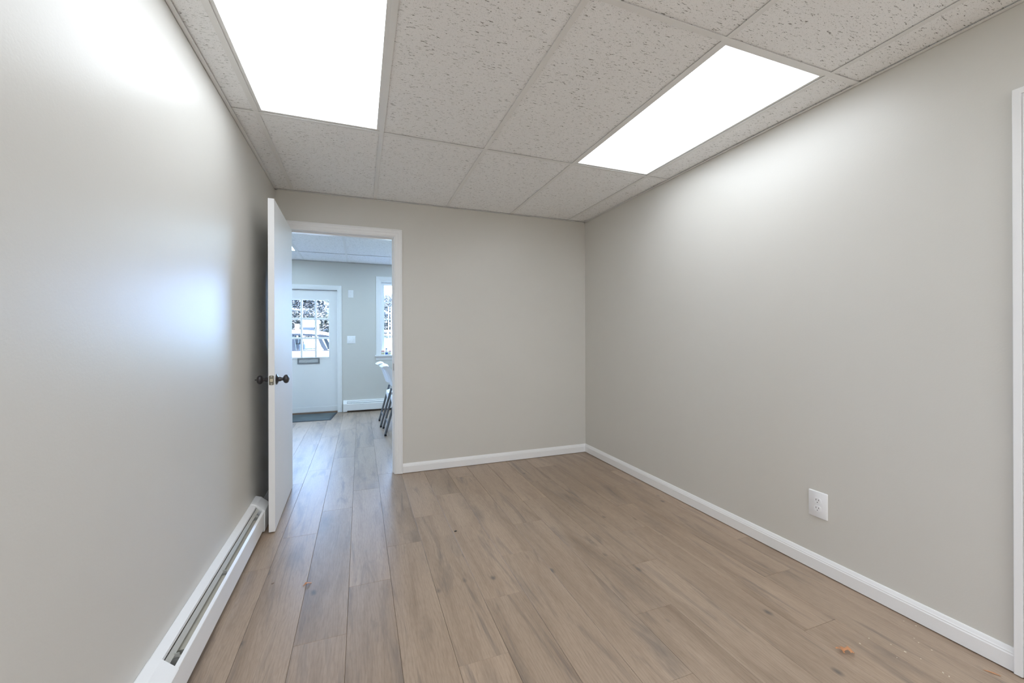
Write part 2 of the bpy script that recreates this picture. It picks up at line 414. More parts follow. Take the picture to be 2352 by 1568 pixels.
# ------------------------------------------------------------------ suspended ceiling
ceil = MB().box(FXL, FXR, YN, YF, ZT-0.03, ZT-0.004).build('ceiling', M['slab'])
S(ceil, 'suspended ceiling of white fissured tiles in a metal grid', 'ceiling')
C1, RA = -0.494, 2.400
lightcells = []
_tc = {}
def tile(x0, x1, y0, y1):
    g = 0.004
    k = (round(x1-x0-2*g, 3), round(y1-y0-2*g, 3))
    if k[0] < 0.02 or k[1] < 0.02: return
    if k not in _tc:
        _tc[k] = MB().box(0, k[0], 0, k[1], 0, 0.014).build('tile', M['tile'], ceil, loc=(x0+g, y0+g, H+0.0015))
    else: linked(_tc[k], 'tile', ceil, (x0+g, y0+g, H+0.0015))
def tee(x0, x1, y0, y1, name, dz):
    hw = 0.012
    m = MB()
    if x1-x0 > y1-y0:
        yc = (y0+y1)/2
        m.box(x0, x1, yc-hw, yc+hw, H+dz-0.0035, H+dz-0.0022); m.box(x0, x1, yc-0.002, yc+0.002, H+dz-0.0022, H+0.03)
    else:
        xc = (x0+x1)/2
        m.box(xc-hw, xc+hw, y0, y1, H+dz-0.0035, H+dz-0.0022); m.box(xc-0.002, xc+0.002, y0, y1, H+dz-0.0022, H+0.03)
    m.build(name, M['grid'], ceil)
def grid(xs, ys, lights):
    for j in range(len(ys)-1):
        for i in range(len(xs)-1):
            if (i, j) in lights: continue
            tile(xs[i], xs[i+1], ys[j], ys[j+1])
    for y in ys[1:-1]: tee(xs[0], xs[-1], y-0.001, y+0.001, 'main_tee', 0.0)
    for x in xs[1:-1]:
        for j in range(len(ys)-1):
            tee(x-0.001, x+0.001, ys[j]+(0.012 if j else 0), ys[j+1]-(0.012 if j < len(ys)-2 else 0), 'cross_tee', 0.0004)
    X0, X1, Y0, Y1 = xs[0], xs[-1], ys[0], ys[-1]
    a = 0.018
    for (q, r, s_, t_) in ((X0, X0+a, Y0, Y1), (X1-a, X1, Y0, Y1), (X0, X1, Y1-a, Y1), (X0, X1, Y0, Y0+a)):
        m = MB().box(q, r, s_, t_, H-0.0058, H-0.0045)
        # upstand against the wall
        e = 0.0012
        if r-q < 0.1: m.box(q if q == X0 else r-e, q+e if q == X0 else r, s_, t_, H-0.0058, H+0.022)
        else: m.box(q, r, s_ if s_ == Y0 else t_-e, s_+e if s_ == Y0 else t_, H-0.0058, H+0.022)
        m.build('wall_angle', M['grid'], ceil)
xs = [XL] + [C1 + T*i for i in range(5)] + [XR]
ys = [YN, RA-8*T, RA-6*T, RA-4*T, RA-2*T, RA, YB]
ys = [y for y in ys if y >= YN]
NEAR_FILL = [(1, 0), (4, 0), (1, 1), (4, 1), (1, 2), (4, 2), (2, 0), (3, 0), (2, 1), (3, 1)]  # unseen panels behind the camera, added to even out the room light
grid(xs, ys, {(1, 4), (4, 4)} | set(NEAR_FILL))
fx = [-0.79 + T*i for i in range(-3, 6)]
fxs = [FXL] + [x for x in fx if FXL+0.05 < x < FXR-0.05] + [FXR]
fys = [YF0, 6.145-2*T, 6.145, YF]
_il = fxs.index(-0.79) - 1
FARL = [(_il, 1), (_il+3, 1)]  # first panel is the visible one, second is unseen and added for light
grid(fxs, fys, set(FARL))

def troffer(x0, y0, label, mat):
    x1, y1 = x0+T, y0+2*T
    t = empty('ceiling_light', ((x0+x1)/2, (y0+y1)/2, H))
    cx, cy = t.location.x, t.location.y
    hw, hl = T/2-0.006, T-0.006
    iw, il = T/2-0.027, T-0.027
    m = MB()
    for (a, b, c, d) in ((-hw, hw, -hl, -il), (-hw, hw, il, hl), (-hw, -iw, -il, il), (iw, hw, -il, il)):
        m.box(a, b, c, d, 0.0012, 0.010)
    m.build('frame', M['grid'], t)
    MB().box(-iw, iw, -il, il, 0.006, 0.009).build('diffuser', mat, t)
    MB().box(-hw, hw, -hl, hl, 0.0105, 0.07).build('housing', M['grid'], t)
    return tag(t, label, 'ceiling light', 'recessed ceiling light panels')
troffer(xs[1], RA-2*T, 'lit rectangular ceiling panel beside the left wall', M['panel'])
troffer(xs[4], RA-2*T, 'lit rectangular ceiling panel close to the right wall', M['panel'])
for (i_, j_), wd in zip(NEAR_FILL, ('left one of the last pair', 'right one of the last pair', 'left one of the middle pair', 'right one of the middle pair', 'left one of the pair right', 'right one of the pair right', 'left inner one of the last row', 'right inner one of the last row', 'left inner one of the middle row', 'right inner one of the middle row')):
    troffer(xs[i_], ys[j_], 'added fill light panel behind the camera, %s there' % wd, M['panel'])
troffer(fxs[FARL[0][0]], fys[1], 'lit ceiling panel of the next room, its corner showing over the open door', M['farpanel'])
troffer(fxs[FARL[1][0]], fys[1], 'added fill light panel of the next room, out of sight to the right', M['farpanel'])

# ------------------------------------------------------------------ trim: baseboards and casings
BBP = [(0, 0.004), (0.0125, 0.004), (0.0125, 0.058), (0.0105, 0.062), (0.0105, 0.066), (0.0085, 0.070), (0.0055, 0.079), (0.0035, 0.083), (0, 0.083)]
def baseboard(name, p0, p1, nrm, label):
    p0, p1, nrm = Vector(p0), Vector(p1), Vector(nrm)
    return S(MB().loft([[tuple(p + nrm*d + Vector((0,0,z))) for d, z in BBP] for p in (p0, p1)]).build(name, M['white']), label, 'baseboard')
CW = 0.066
baseboard('baseboard_back', (OX1+0.005+CW, YB, 0), (XR-0.0005, YB, 0), (0,-1,0), 'white moulded baseboard under the doorway wall')
baseboard('baseboard_right', (XR, CY1+0.064, 0), (XR, YB-0.0005, 0), (-1,0,0), 'white moulded baseboard along the right wall')
baseboard('baseboard_left', (XL, 2.95, 0), (XL, YB, 0), (1,0,0), 'short white baseboard behind the open door')
CPROF = [(0, 0), (0, 0.009), (0.004, 0.011), (0.009, 0.011), (0.012, 0.013), (0.030, 0.0145), (0.036, 0.0165), (0.052, 0.017), (0.055, 0.0155), (0.0575, 0.0175), (CW-0.002, 0.0175), (CW, 0.015), (CW, 0)]
def casing(parent, mp, u0, u1, v0, v1, prof, bottom=False):
    # mp(u, v, t) -> world ; opening u0..u1, top v1
    MB().loft([[mp(u0-d, v0 - (d if bottom else 0), t) for d, t in prof], [mp(u0-d, v1+d, t) for d, t in prof]]).build('side_casing', M['white'], parent)
    MB().loft([[mp(u1+d, v0 - (d if bottom else 0), t) for d, t in prof], [mp(u1+d, v1+d, t) for d, t in prof]]).build('side_casing', M['white'], parent)
    MB().loft([[mp(u0-d, v1+d, t) for d, t in prof], [mp(u1+d, v1+d, t) for d, t in prof]]).build('head_casing', M['white'], parent)
    if bottom: MB().loft([[mp(u0-d, v0-d, t) for d, t in prof], [mp(u1+d, v0-d, t) for d, t in prof]]).build('bottom_casing', M['white'], parent)
# doorway trim
t1 = S(empty('trim_1'), 'white moulded casing and jamb around the open doorway', 'door frame')
LP = [(min(d, 0.058) if d > 0.05 else d, t) for d, t in CPROF]
casing(t1, lambda u, v, t: (max(u, XL+0.0005), YB-t, v), OX0-0.004, OX1+0.004, 0.003, OZ+0.002, CPROF)
casing(t1, lambda u, v, t: (u, YF0+t, v), OX0-0.004, OX1+0.004, 0.003, OZ+0.002, CPROF)
m = MB().box(OX0-JT, OX0, YB, YF0, 0.001, OZ+JT); m.box(OX0, OX0+0.010, YB+0.040, YB+0.075, 0.001, OZ); m.build('jamb', M['white'], t1)
j = MB().box(OX1, OX1+JT, YB, YF0, 0.001, OZ+JT); j.box(OX1-0.010, OX1, YB+0.040, YB+0.075, 0.001, OZ); jamb_r = j.build('jamb', M['white'], t1)
MB().box(OX0, OX1, YB, YF0, OZ, OZ+JT).box(OX0+0.01, OX1-0.01, YB+0.040, YB+0.075, OZ-0.010, OZ).build('head_jamb', M['white'], t1)
sp_ = MB().bbox(OX1-0.0015, OX1+0.001, YB+0.004, YB+0.034, 0.885, 0.945, 0.0006).build('strike_plate', M['bronze'], jamb_r)
# right wall opening
t2 = S(empty('trim_2'), 'white casing at the right edge around the side door', 'door frame')
RPROF = [(0, 0), (0, 0.010), (0.006, 0.012), (0.030, 0.0145), (0.036, 0.0175), (0.0395, 0.0175), (0.041, 0.0135), (0.0425, 0.0135), (0.044, 0.0185), (0.062, 0.019), (0.064, 0.017), (0.064, 0)]
casing(t2, lambda u, v, t: (XR-t, u, v), CY0, CY1, 0.003, CZT-0.004, RPROF)
# ------------------------------------------------------------------ open flush door
DW, DTH = 0.790, 0.034
door = MB().bbox(0, DTH, -DW, 0, 0.008, 2.010, 0.0012).build('door_1', M['door'])
door.location = (-0.5335, 3.572, 0); door.rotation_euler = (0, 0, math.radians(1.2))
S(door, 'open flush white door standing against the left wall', 'door')
KZ, KY = 0.918, -DW+0.060
def knob(side, pin):
    s = 1 if side > 0 else -1
    x0 = DTH if s > 0 else 0
    k = MB().lathe([(0.010, 0.0135), (0.018, 0.0140), (0.024, 0.0128), (0.030, 0.0095), (0.036, 0.0100), (0.039, 0.0170), (0.044, 0.0238), (0.051, 0.0268), (0.058, 0.0262), (0.064, 0.0222), (0.068, 0.0150), (0.0695, 0.006), (0.0697, 0.0)],
              (s,0,0), (x0, KY, KZ), 32).build('knob', M['bronze'], door, smooth=True)
    MB().lathe([(0.0, 0.0325), (0.002, 0.0330), (0.004, 0.0315), (0.007, 0.0260), (0.010, 0.0200), (0.0125, 0.0150)], (s,0,0), (x0, KY, KZ), 32).build('rosette', M['bronze'], k, smooth=True)
    if pin: MB().lathe([(0.069, 0.0028), (0.078, 0.0026), (0.080, 0.0014)], (s,0,0), (x0, KY, KZ), 12).build('lock_button', M['bronze'], k, smooth=True)
    else: MB().lathe([(0.069, 0.0060), (0.0712, 0.0056), (0.0712, 0.0)], (s,0,0), (x0, KY, KZ), 16).build('keyhole_face', M['pewter'], k, smooth=True)
knob(1, False); knob(-1, True)
def rrect(w_, h_, r, n=5):
    pts = []
    for cx, cy, a0 in ((w_/2-r, h_/2-r, 0), (-w_/2+r, h_/2-r, 90), (-w_/2+r, -h_/2+r, 180), (w_/2-r, -h_/2+r, 270)):
        for i in range(n+1):
            a = math.radians(a0 + 90*i/n); pts.append((cx + r*math.cos(a), cy + r*math.sin(a)))
    return pts
rp = rrect(0.026, 0.057, 0.006)
lp = MB().loft([[(DTH/2+x, -DW+0.0005, KZ+z) for x, z in rp], [(DTH/2+x, -DW-0.0012, KZ+z) for x, z in rp]]).build('latch_plate', M['plate'], door)
MB().loft([[(DTH/2+x, -DW-0.001, KZ+z) for x, z in rrect(0.016, 0.019, 0.004)], [(DTH/2+x*0.9+0.001, -DW-0.009, KZ+z*0.95) for x, z in rrect(0.016, 0.019, 0.006)]]).build('latch_bolt', M['brass'], lp, smooth=True)
for dz in (-0.0215, 0.0215):
    MB().lathe([(0, 0.0042), (0.0016, 0.0040), (0.0020, 0.0022), (0.0014, 0.0)], (0,-1,0), (DTH/2, -DW-0.0005, KZ+dz), 14).build('screw', M['screw'], lp, smooth=True)
for hz in (0.20, 1.02, 1.80):
    MB().lathe([(0, 0.006), (0.089, 0.006)], (0,0,1), (-0.002, 0.010, hz-0.045), 12).build('hinge', M['bronze'], door, smooth=True)

# side door in the right wall
d3 = MB().bbox(XR+0.02, XR+0.055, CY0+0.022, CY1-0.022, 0.008, CZT-0.026, 0.0012).build('door_3', M['door'])
S(d3, 'closed white side door in the right wall, out of frame', 'door')
m = MB().box(XR, XR+0.12, CY0, CY0+JT, 0.001, CZT).box(XR, XR+0.12, CY1-JT, CY1, 0.001, CZT).box(XR, XR+0.12, CY0+JT, CY1-JT, CZT-JT, CZT).box(XR+0.058, XR+0.075, CY0+JT, CY1-JT, 0.001, CZT-JT)
m.build('jamb', M['white'], t2)

# ------------------------------------------------------------------ baseboard heaters
def heater(name, org, rz, length, label, near_cap=0.055, far_cap=0.135):
    # local frame: x = out from wall, y = along the wall, from 0 to length
    h = empty(name, org, rz)
    tag(h, label, 'heater', 'white hydronic baseboard heaters')
    def ext(prof, y0, y1): return MB().loft([[(x, y0, z) for x, z in prof], [(x, y1, z) for x, z in prof]])
    y0, y1 = near_cap, length-far_cap
    ext([(0.0008, 0.02), (0.003, 0.02), (0.003, 0.1745), (0.030, 0.1665), (0.0315, 0.1585), (0.0335, 0.1585), (0.0325, 0.1685), (0.004, 0.1775), (0.0008, 0.1775)], y0-0.01, y1+0.01).build('back_panel', M['heater'], h)
    ext([(0.0620, 0.1325), (0.0645, 0.1360), (0.0735, 0.1280), (0.0745, 0.1250), (0.0745, 0.0300), (0.0700, 0.0240), (0.0620, 0.0240), (0.0620, 0.0255), (0.0690, 0.0255), (0.0730, 0.0305), (0.0730, 0.1245), (0.0720, 0.1270), (0.0647, 0.1338), (0.0632, 0.1318)], y0-0.01, y1+0.01).build('front_cover', M['heater'], h)
    ext([(0.0360, 0.1560), (0.0370, 0.1572), (0.0470, 0.1400), (0.0460, 0.1392)], y0+0.005, y1-0.002).build('damper', M['galv'] if rz == 0 else M['heater'], h)
    # element: pipe and fins
    el = MB().lathe([(0.01, 0.011), (length-0.02, 0.011)], (0,1,0), (0.036, 0, 0.085), 12).build('element', M['plate'], h, smooth=True)
    f = MB(); y = y0+0.105
    while y < y1-0.11:
        sk = 0.0015*math.sin(y*61.0)
        f.add([(0.010, y+sk, 0.050), (0.062, y+sk, 0.050), (0.062, y-sk, 0.122), (0.010, y-sk, 0.122)], [(0,1,2,3)])
        f.add([(0.010, y-sk, 0.122), (0.062, y-sk, 0.122), (0.062, y-sk+0.0035, 0.1232), (0.010, y-sk+0.0035, 0.1232)], [(0,1,2,3)]); y += 0.0055
    fo = f.build('fins', M['fin'], el); fo['kind'] = 'stuff'
    for yy in (y0+0.055, (y0+y1)/2 - 0.06, y1-0.09):
        b = MB().box(0.004, 0.060, yy, yy+0.002, 0.03, 0.145).box(0.004, 0.066, yy, yy+0.012, 0.128, 0.1295).box(0.030, 0.044, yy-0.001, yy+0.016, 0.1295, 0.140)
        b.build('bracket', M['galv'], h)
    # end caps
    cp = [(0.0008, 0.006), (0.0008, 0.1805), (0.005, 0.1812), (0.034, 0.1715), (0.0745, 0.1330), (0.0775, 0.1290), (0.0775, 0.012), (0.0735, 0.006)]
    for (c0, c1) in ((0, near_cap), (length-far_cap, length)):
        MB().loft([[(x, yy, z) for x, z in cp] for yy in (c0, c1)]).build('end_cap', M['heater'], h)
    return h
heater('baseboard_heater', (XL, 1.36, 0.0), 0, 1.585, 'white baseboard heater with open fin slot along the left wall', near_cap=0.215)
hb = heater('baseboard_heater', (1.35, YF, 0.0), -math.pi/2 - math.pi, 1.60, 'white baseboard heater under the window in the next room')
hb.location = (-0.25, YF, 0); hb.rotation_euler = (0, 0, -math.pi/2)
MB().box(-0.2, 1.34, YF-0.012, YF-0.0005, 0.001, 0.030).build('floor_moulding', M['wood'])
tag(bpy.data.objects['floor_moulding'], 'narrow brown wood strip on the floor under the far heater', 'moulding')

# ------------------------------------------------------------------ duplex outlet on the right wall
OY, OZc = 1.3605, 0.3335
ot = empty('power_outlet', (XR, OY, OZc)); tag(ot, 'white duplex power outlet with oversized plate on the right wall', 'outlet')
rp = rrect(0.089, 0.130, 0.004)
MB().loft([[(-0.0003, y, z) for y, z in rp], [(-0.0035, y, z) for y, z in rp], [(-0.0062, y*0.94, z*0.96) for y, z in rp]]).build('wall_plate', M['plastic'], ot, smooth=True)
for dz in (0.0195, -0.0195):
    pr = [(max(-0.0165, min(0.0165, 0.0178*math.cos(a))), max(-0.0138, min(0.0138, 0.0178*math.sin(a)))) for a in [2*math.pi*k/40 for k in range(40)]]
    r_ = MB().loft([[(-0.006, y, z+dz) for y, z in pr], [(-0.0078, y*0.98, z*0.98+dz) for y, z in pr]]).build('receptacle', M['plastic'], ot)
    for (yy, hh) in ((0.0063, 0.0085), (-0.0063, 0.0068)):
        MB().box(-0.0081, -0.0077, yy-0.0011, yy+0.0011, dz+0.004-hh/2, dz+0.004+hh/2).build('slot', M['dark'], r_)
    gp = [(0.0026*math.cos(a), 0.0024*math.sin(a) if math.sin(a) < 0.4 else 0.001) for a in [2*math.pi*k/16 for k in range(16)]]
    MB().loft([[(x, y, z+dz-0.0075) for y, z in gp] for x in (-0.0077, -0.0081)]).build('ground_hole', M['dark'], r_)

# ------------------------------------------------------------------ next room: front door
YD = YF + 0.045
d2 = S(empty('door_2', (0,0,0)), 'white front door with nine glass panes in the next room', 'door')
gx1, gz0, gz1 = -0.457, 0.865, 1.735
pw, ph, mu = 0.169, 0.268, 0.027
gx0 = gx1 - 3*pw - 2*mu
ph = (gz1-gz0-2*mu)/3
fm = MB().box(DX0, gx0-0.012, YD, YD+0.042, 0.02, DZ-0.006).box(gx1+0.012, DX1, YD, YD+0.042, 0.02, DZ-0.006)
fm.box(gx0-0.012, gx1+0.012, YD, YD+0.042, 0.02, gz0-0.012).box(gx0-0.012, gx1+0.012, YD, YD+0.042, gz1+0.012, DZ-0.006)
fm.build('slab', M['door'], d2)
lf = MB()
for a, b, c, d in ((gx0-0.026, gx1+0.026, gz0-0.026, gz0), (gx0-0.026, gx1+0.026, gz1, gz1+0.026), (gx0-0.026, gx0, gz0, gz1), (gx1, gx1+0.026, gz0, gz1)):
    lf.box(a, b, YD-0.008, YD+0.030, c, d)
lf.build('glazing_frame', M['white'], d2)
for i in (1, 2):
    x = gx0 + i*pw + (i-1)*mu
    MB().bbox(x, x+mu, YD-0.006, YD+0.030, gz0, gz1, 0.004).build('muntin', M['white'], d2)
    z = gz0 + i*ph + (i-1)*mu
    MB().bbox(gx0, gx1, YD-0.005, YD+0.029, z, z+mu, 0.004).build('muntin', M['white'], d2)
pane0 = None
for i in range(3):
    for k in range(3):
        loc = (gx0+i*(pw+mu), YD+0.015, gz0+k*(ph+mu))
        if pane0 is None: pane0 = MB().add([(-0.002,0,-0.002),(pw+0.002,0,-0.002),(pw+0.002,0,ph+0.002),(-0.002,0,ph+0.002)], [(0,1,2,3)]).build('pane', M['pane'], d2, loc=loc)
        else: linked(pane0, 'pane', d2, loc)
ms = MB()
sx0, sx1, sz0, sz1 = -0.893, -0.587, 0.762, 0.848
for a, b, c, d in ((sx0, sx1, sz0, sz0+0.017), (sx0, sx1, sz1-0.017, sz1), (sx0, sx0+0.022, sz0+0.017, sz1-0.017), (sx1-0.022, sx1, sz0+0.017, sz1-0.017)): ms.box(a, b, YD-0.010, YD, c, d)
mso = ms.build('mail_slot', M['pewter'], d2)
fl = MB(); n = 24
fl.loft([[(sx0+0.022+(sx1-sx0-0.044)*i/n, YD-0.003-0.004*abs(math.sin(i*1.7+q*2)), sz0+0.017+(sz1-sz0-0.034)*q/4) for i in range(n+1)] for q in range(5)], closed=False, caps=False)
fl.build('flap', simple('crinkled_foil', (0.62, 0.64, 0.65), 0.3, 0.7), mso)
MB().box(DX0, DX1, YD-0.004, YD, 0.022, 0.098).build('door_sweep', M['door'], d2)
MB().lathe([(0, 0.030), (0.006, 0.028), (0.009, 0.013), (0.035, 0.011), (0.042, 0.024), (0.054, 0.026), (0.062, 0.016), (0.063, 0)], (0,-1,0), (DX0+0.065, YD, 0.93), 20).build('knob', M['pewter'], d2, smooth=True)
t3 = S(empty('trim_3'), 'white casing and frame around the front door', 'door frame')
casing(t3, lambda u, v, t: (u, YF-t, v), DX0+0.001, DX1-0.001, 0.003, DZ+0.006, CPROF)
MB().box(DX0-0.02, DX0, YF, YF+0.17, 0.0, DZ).box(DX0, DX0+0.012, YD+0.043, YD+0.06, 0.02, DZ).build('jamb', M['white'], t3)
MB().box(DX1, DX1+0.02, YF, YF+0.17, 0.0, DZ).box(DX1-0.012, DX1, YD+0.043, YD+0.06, 0.02, DZ).build('jamb', M['white'], t3)
MB().box(DX0-0.02, DX1+0.02, YF, YF+0.17, DZ, DZ+0.02).box(DX0+0.012, DX1-0.012, YD+0.043, YD+0.06, DZ-0.014, DZ).build('head_jamb', M['white'], t3)
MB().box(DX0, DX1, YF-0.005, YF+0.17, -0.011, 0.0195).build('threshold', M['wood'], t3)
# ------------------------------------------------------------------ windows
def window(name, x0, x1, ncol, label):
    wn = S(empty(name), label, 'window')
    casing(wn, lambda u, v, t: (u, YF-t, v), x0+0.001, x1-0.001, WZ0+0.001, WZ1-0.001, CPROF)
    MB().bbox(x0-0.083, x1+0.083, YF-0.045, YF+0.06, WZ0-0.022, WZ0, 0.004).build('stool', M['white'], wn)
    ap = [(0, -0.022), (0.016, -0.022), (0.016, -0.05), (0.011, -0.06), (0.011, -0.072), (0.007, -0.083), (0, -0.083)]
    MB().loft([[(x, YF-d, WZ0+z) for d, z in ap] for x in (x0-0.066, x1+0.066)]).build('apron', M['white'], wn)
    MB().box(x0, x0+0.016, YF, YF+0.17, WZ0, WZ1).box(x1-0.016, x1, YF, YF+0.17, WZ0, WZ1).box(x0+0.016, x1-0.016, YF, YF+0.17, WZ1-0.016, WZ1).box(x0+0.016, x1-0.016, YF+0.06, YF+0.17, WZ0-0.02, WZ0+0.01).build('window_frame', M['white'], wn)
    g0, g1, h0, h1 = x0+0.064, x1-0.064, WZ0+0.012, WZ1-0.064
    ys_ = YF+0.07
    sf = MB()
    for a, b, c, d in ((x0+0.016, g0, WZ0+0.01, WZ1-0.016), (g1, x1-0.016, WZ0+0.01, WZ1-0.016), (g0, g1, h1, WZ1-0.016), (g0, g1, WZ0+0.008, h0)): sf.box(a, b, ys_, ys_+0.035, c, d)
    sf.build('sash', M['white'], wn)
    mu = 0.016; ph = (h1-h0-3*mu)/4; pw = (g1-g0-(ncol-1)*mu)/ncol
    for k in range(1, 4):
        z = h0+k*ph+(k-1)*mu; MB().bbox(g0, g1, ys_+0.004, ys_+0.03, z, z+mu, 0.003).build('muntin', M['white'], wn)
    for i in range(1, ncol):
        x = g0+i*pw+(i-1)*mu; MB().bbox(x, x+mu, ys_+0.005, ys_+0.029, h0, h1, 0.003).build('muntin', M['white'], wn)
    p0 = None
    for i in range(ncol):
        for k in range(4):
            loc = (g0+i*(pw+mu), ys_+0.018, h0+k*(ph+mu))
            if p0 is None: p0 = MB().add([(-0.002,0,-0.002),(pw+0.002,0,-0.002),(pw+0.002,0,ph+0.002),(-0.002,0,ph+0.002)], [(0,1,2,3)]).build('pane', M['pane'], wn, loc=loc)
            else: linked(p0, 'pane', wn, loc)
    # daylight sampling portal
window('window_1', WX0, WX1, 3, 'white framed window beside the light switches in the next room')
window('window_2', VX0, VX1, 3, 'unseen white framed window, added left of the front door for daylight in the next room')
def portal(x0, x1, z0, z1, y):
    ld = bpy.data.lights.new('daylight_portal', 'AREA'); ld.shape = 'RECTANGLE'; ld.size = x1-x0; ld.size_y = z1-z0
    ld.cycles.is_portal = True
    o = bpy.data.objects.new('daylight_portal', ld); COL.objects.link(o); o.location = ((x0+x1)/2, y, (z0+z1)/2); o.rotation_euler = (-math.pi/2, 0, 0)
portal(WX0, WX1, WZ0, WZ1, YF+0.175); portal(VX0, VX1, WZ0, WZ1, YF+0.175); portal(gx0, gx1, gz0, gz1, YF+0.175)

# switch plates
def switch(name, x, z, n, label):
    s = empty(name, (x, YF, z)); tag(s, label, 'light switch')
    wd = 0.078 if n == 1 else 0.122
    rp = rrect(wd, 0.121, 0.004)
    MB().loft([[(x_, -0.0003, z_) for x_, z_ in rp], [(x_, -0.004, z_) for x_, z_ in rp], [(x_*0.95, -0.0065, z_*0.96) for x_, z_ in rp]]).build('wall_plate', M['plastic'], s, smooth=True)
    for i in range(n):
        xx = (i-(n-1)/2)*0.046
        MB().loft([[(xx-0.005, -0.006, -0.012), (xx+0.005, -0.006, -0.012), (xx+0.005, -0.006, 0.012), (xx-0.005, -0.006, 0.012)],
                   [(xx-0.004, -0.016, -0.010), (xx+0.004, -0.016, -0.010), (xx+0.004, -0.012, 0.002), (xx-0.004, -0.012, 0.002)]]).build('toggle', M['plastic'], s)
        for dz in (-0.03, 0.03): MB().lathe([(0, 0.003), (0.0012, 0.0026), (0.0012, 0)], (0,-1,0), (xx, -0.0063, dz), 10).build('screw', M['screw'], s)
switch('light_switch', -0.139, 1.842, 1, 'single white switch plate high on the wall beside the front door')
switch('light_switch', -0.133, 1.124, 2, 'double white switch plate lower on the wall beside the front door')

# door mat
mt = empty('door_mat', (0,0,0)); tag(mt, 'dark grey carpet mat in front of the front door', 'door mat')
mp = [(-1.18, 6.27), (-0.395, 6.235), (-0.335, 6.815), (-1.18, 6.825)]
def inset(p, k):
    cx = sum(q[0] for q in p)/4; cy = sum(q[1] for q in p)/4
    return [(x + k*(1 if x < cx else -1), y + k*(1 if y < cy else -1)) for x, y in p]
MB().loft([[(x, y, 0.0003) for x, y in mp], [(x, y, 0.004) for x, y in mp], [(x, y, 0.005) for x, y in inset(mp, 0.004)]]).build('rubber_edge', M['matedge'], mt)
MB().loft([[(x, y, 0.0045) for x, y in inset(mp, 0.022)], [(x, y, 0.0095) for x, y in inset(mp, 0.026)]]).build('carpet_pile', M['mat'], mt)

# ------------------------------------------------------------------ folding chairs
def chair(y0, label, dx=0.0):
    # faces +x; width along y from y0 to y0+0.43
    c = empty('folding_chair', (0.262+dx, y0, 0)); tag(c, label, 'chair', 'white folding chairs in the next room')
    W_ = 0.43
    for yy in (0.008, W_-0.008):
        MB().tube([(0, yy, 0.012), (0.125, yy, 0.46), (0.135, yy, 0.50)], 0.0135, 12, 0.75).build('rear_leg', M['chairgrey'], c, smooth=True)
        MB().lathe([(0, 0.013), (0.022, 0.0145)], (0.27, 0, 0.96), (0, yy, 0.0), 12).build('foot', M['cartrim'], c, smooth=True)
    for yy in (0.028, W_-0.028):
        MB().tube([(0.45, yy, 0.012), (0.27, yy, 0.36), (0.10, yy, 0.66), (0.030, yy, 0.785)], 0.0135, 12, 0.75).build('front_leg', M['chairgrey'], c, smooth=True)
        MB().lathe([(0, 0.013), (0.022, 0.0145)], (-0.45, 0, 0.9), (0.455, yy, 0.0), 12).build('foot', M['cartrim'], c, smooth=True)
    MB().tube([(0.033, 0.008, 0.125), (0.033, W_-0.008, 0.125)], 0.008, 10, 1, (1,0,0)).build('rear_crossbar', M['chairgrey'], c, smooth=True)
    MB().tube([(0.385, 0.028, 0.14), (0.385, W_-0.028, 0.14)], 0.008, 10, 1, (1,0,0)).build('front_crossbar', M['chairgrey'], c, smooth=True)
    # moulded back: curved sheet with a rolled top lip
    prof = [(0.083, 0.575), (0.062, 0.64), (0.040, 0.71), (0.015, 0.765), (-0.020, 0.800), (-0.040, 0.806), (-0.046, 0.812), (-0.030, 0.822), (0.005, 0.830), (0.040, 0.818), (0.062, 0.785), (0.080, 0.73), (0.100, 0.66), (0.108, 0.575)]
    rings = []
    for k in range(13):
        t = k/12; y = 0.004 + (W_-0.008)*t
        e = 1 - (2*t-1)**6*0.25
        rings.append([(x - 0.035*(1-(2*t-1)**2)*0.6 + 0.012, y, 0.575+(z-0.575)*(0.985+0.015*e)) for x, z in prof])
    MB().loft(rings).build('backrest', M['resin'], c, smooth=True)
    sp = [(0.085, 0.400), (0.092, 0.435), (0.13, 0.445), (0.30, 0.440), (0.44, 0.455), (0.475, 0.445), (0.480, 0.425), (0.45, 0.415), (0.30, 0.405), (0.14, 0.402), (0.115, 0.345), (0.095, 0.345)]
    rings = []
    for k in range(11):
        t = k/10; y = 0.040+(W_-0.080)*t
        e = 1 - abs(2*t-1)**8*0.06
        rings.append([(0.28+(x-0.28)*e, y, z - 0.008*(1-(2*t-1)**2)) for x, z in sp])
    MB().loft(rings).build('seat', M['resin'], c, smooth=True)
    return c
chair(5.0, 'nearer white folding chair with grey legs beyond the doorway', 0.010)
chair(5.505, 'farther white folding chair with grey legs, closer to the window', -0.018)

# ------------------------------------------------------------------ bits on the window stool
def jar(x, label, c1, c2):
    o = empty('small_jar', (x, YF+0.005, WZ0)); tag(o, label, 'jar')
    b = MB().lathe([(0, 0.024), (0.002, 0.0265), (0.045, 0.0265), (0.050, 0.024), (0.052, 0.021), (0.054, 0.0)], (0,0,1), (0,0,0), 20).build('body', M['plastic'], o, smooth=True)
    MB().lathe([(0.010, 0.0268), (0.036, 0.0268)], (0,0,1), (0,0,0), 20).build('label_band', c2, b, smooth=True)
    MB().lathe([(0.052, 0.0235), (0.054, 0.0245), (0.066, 0.0245), (0.068, 0.022), (0.068, 0)], (0,0,1), (0,0,0), 20).build('lid', c1, o, smooth=True)
M['lid'] = simple('faded_red_lid', (0.62, 0.26, 0.26), 0.5)
jar(0.343, 'small jar with red lid on the far window sill, left of the bottle', M['lid'], M['yellow'])
jar(0.446, 'small jar with red lid on the far window sill, right of the bottle', M['lid'], M['yellow'])
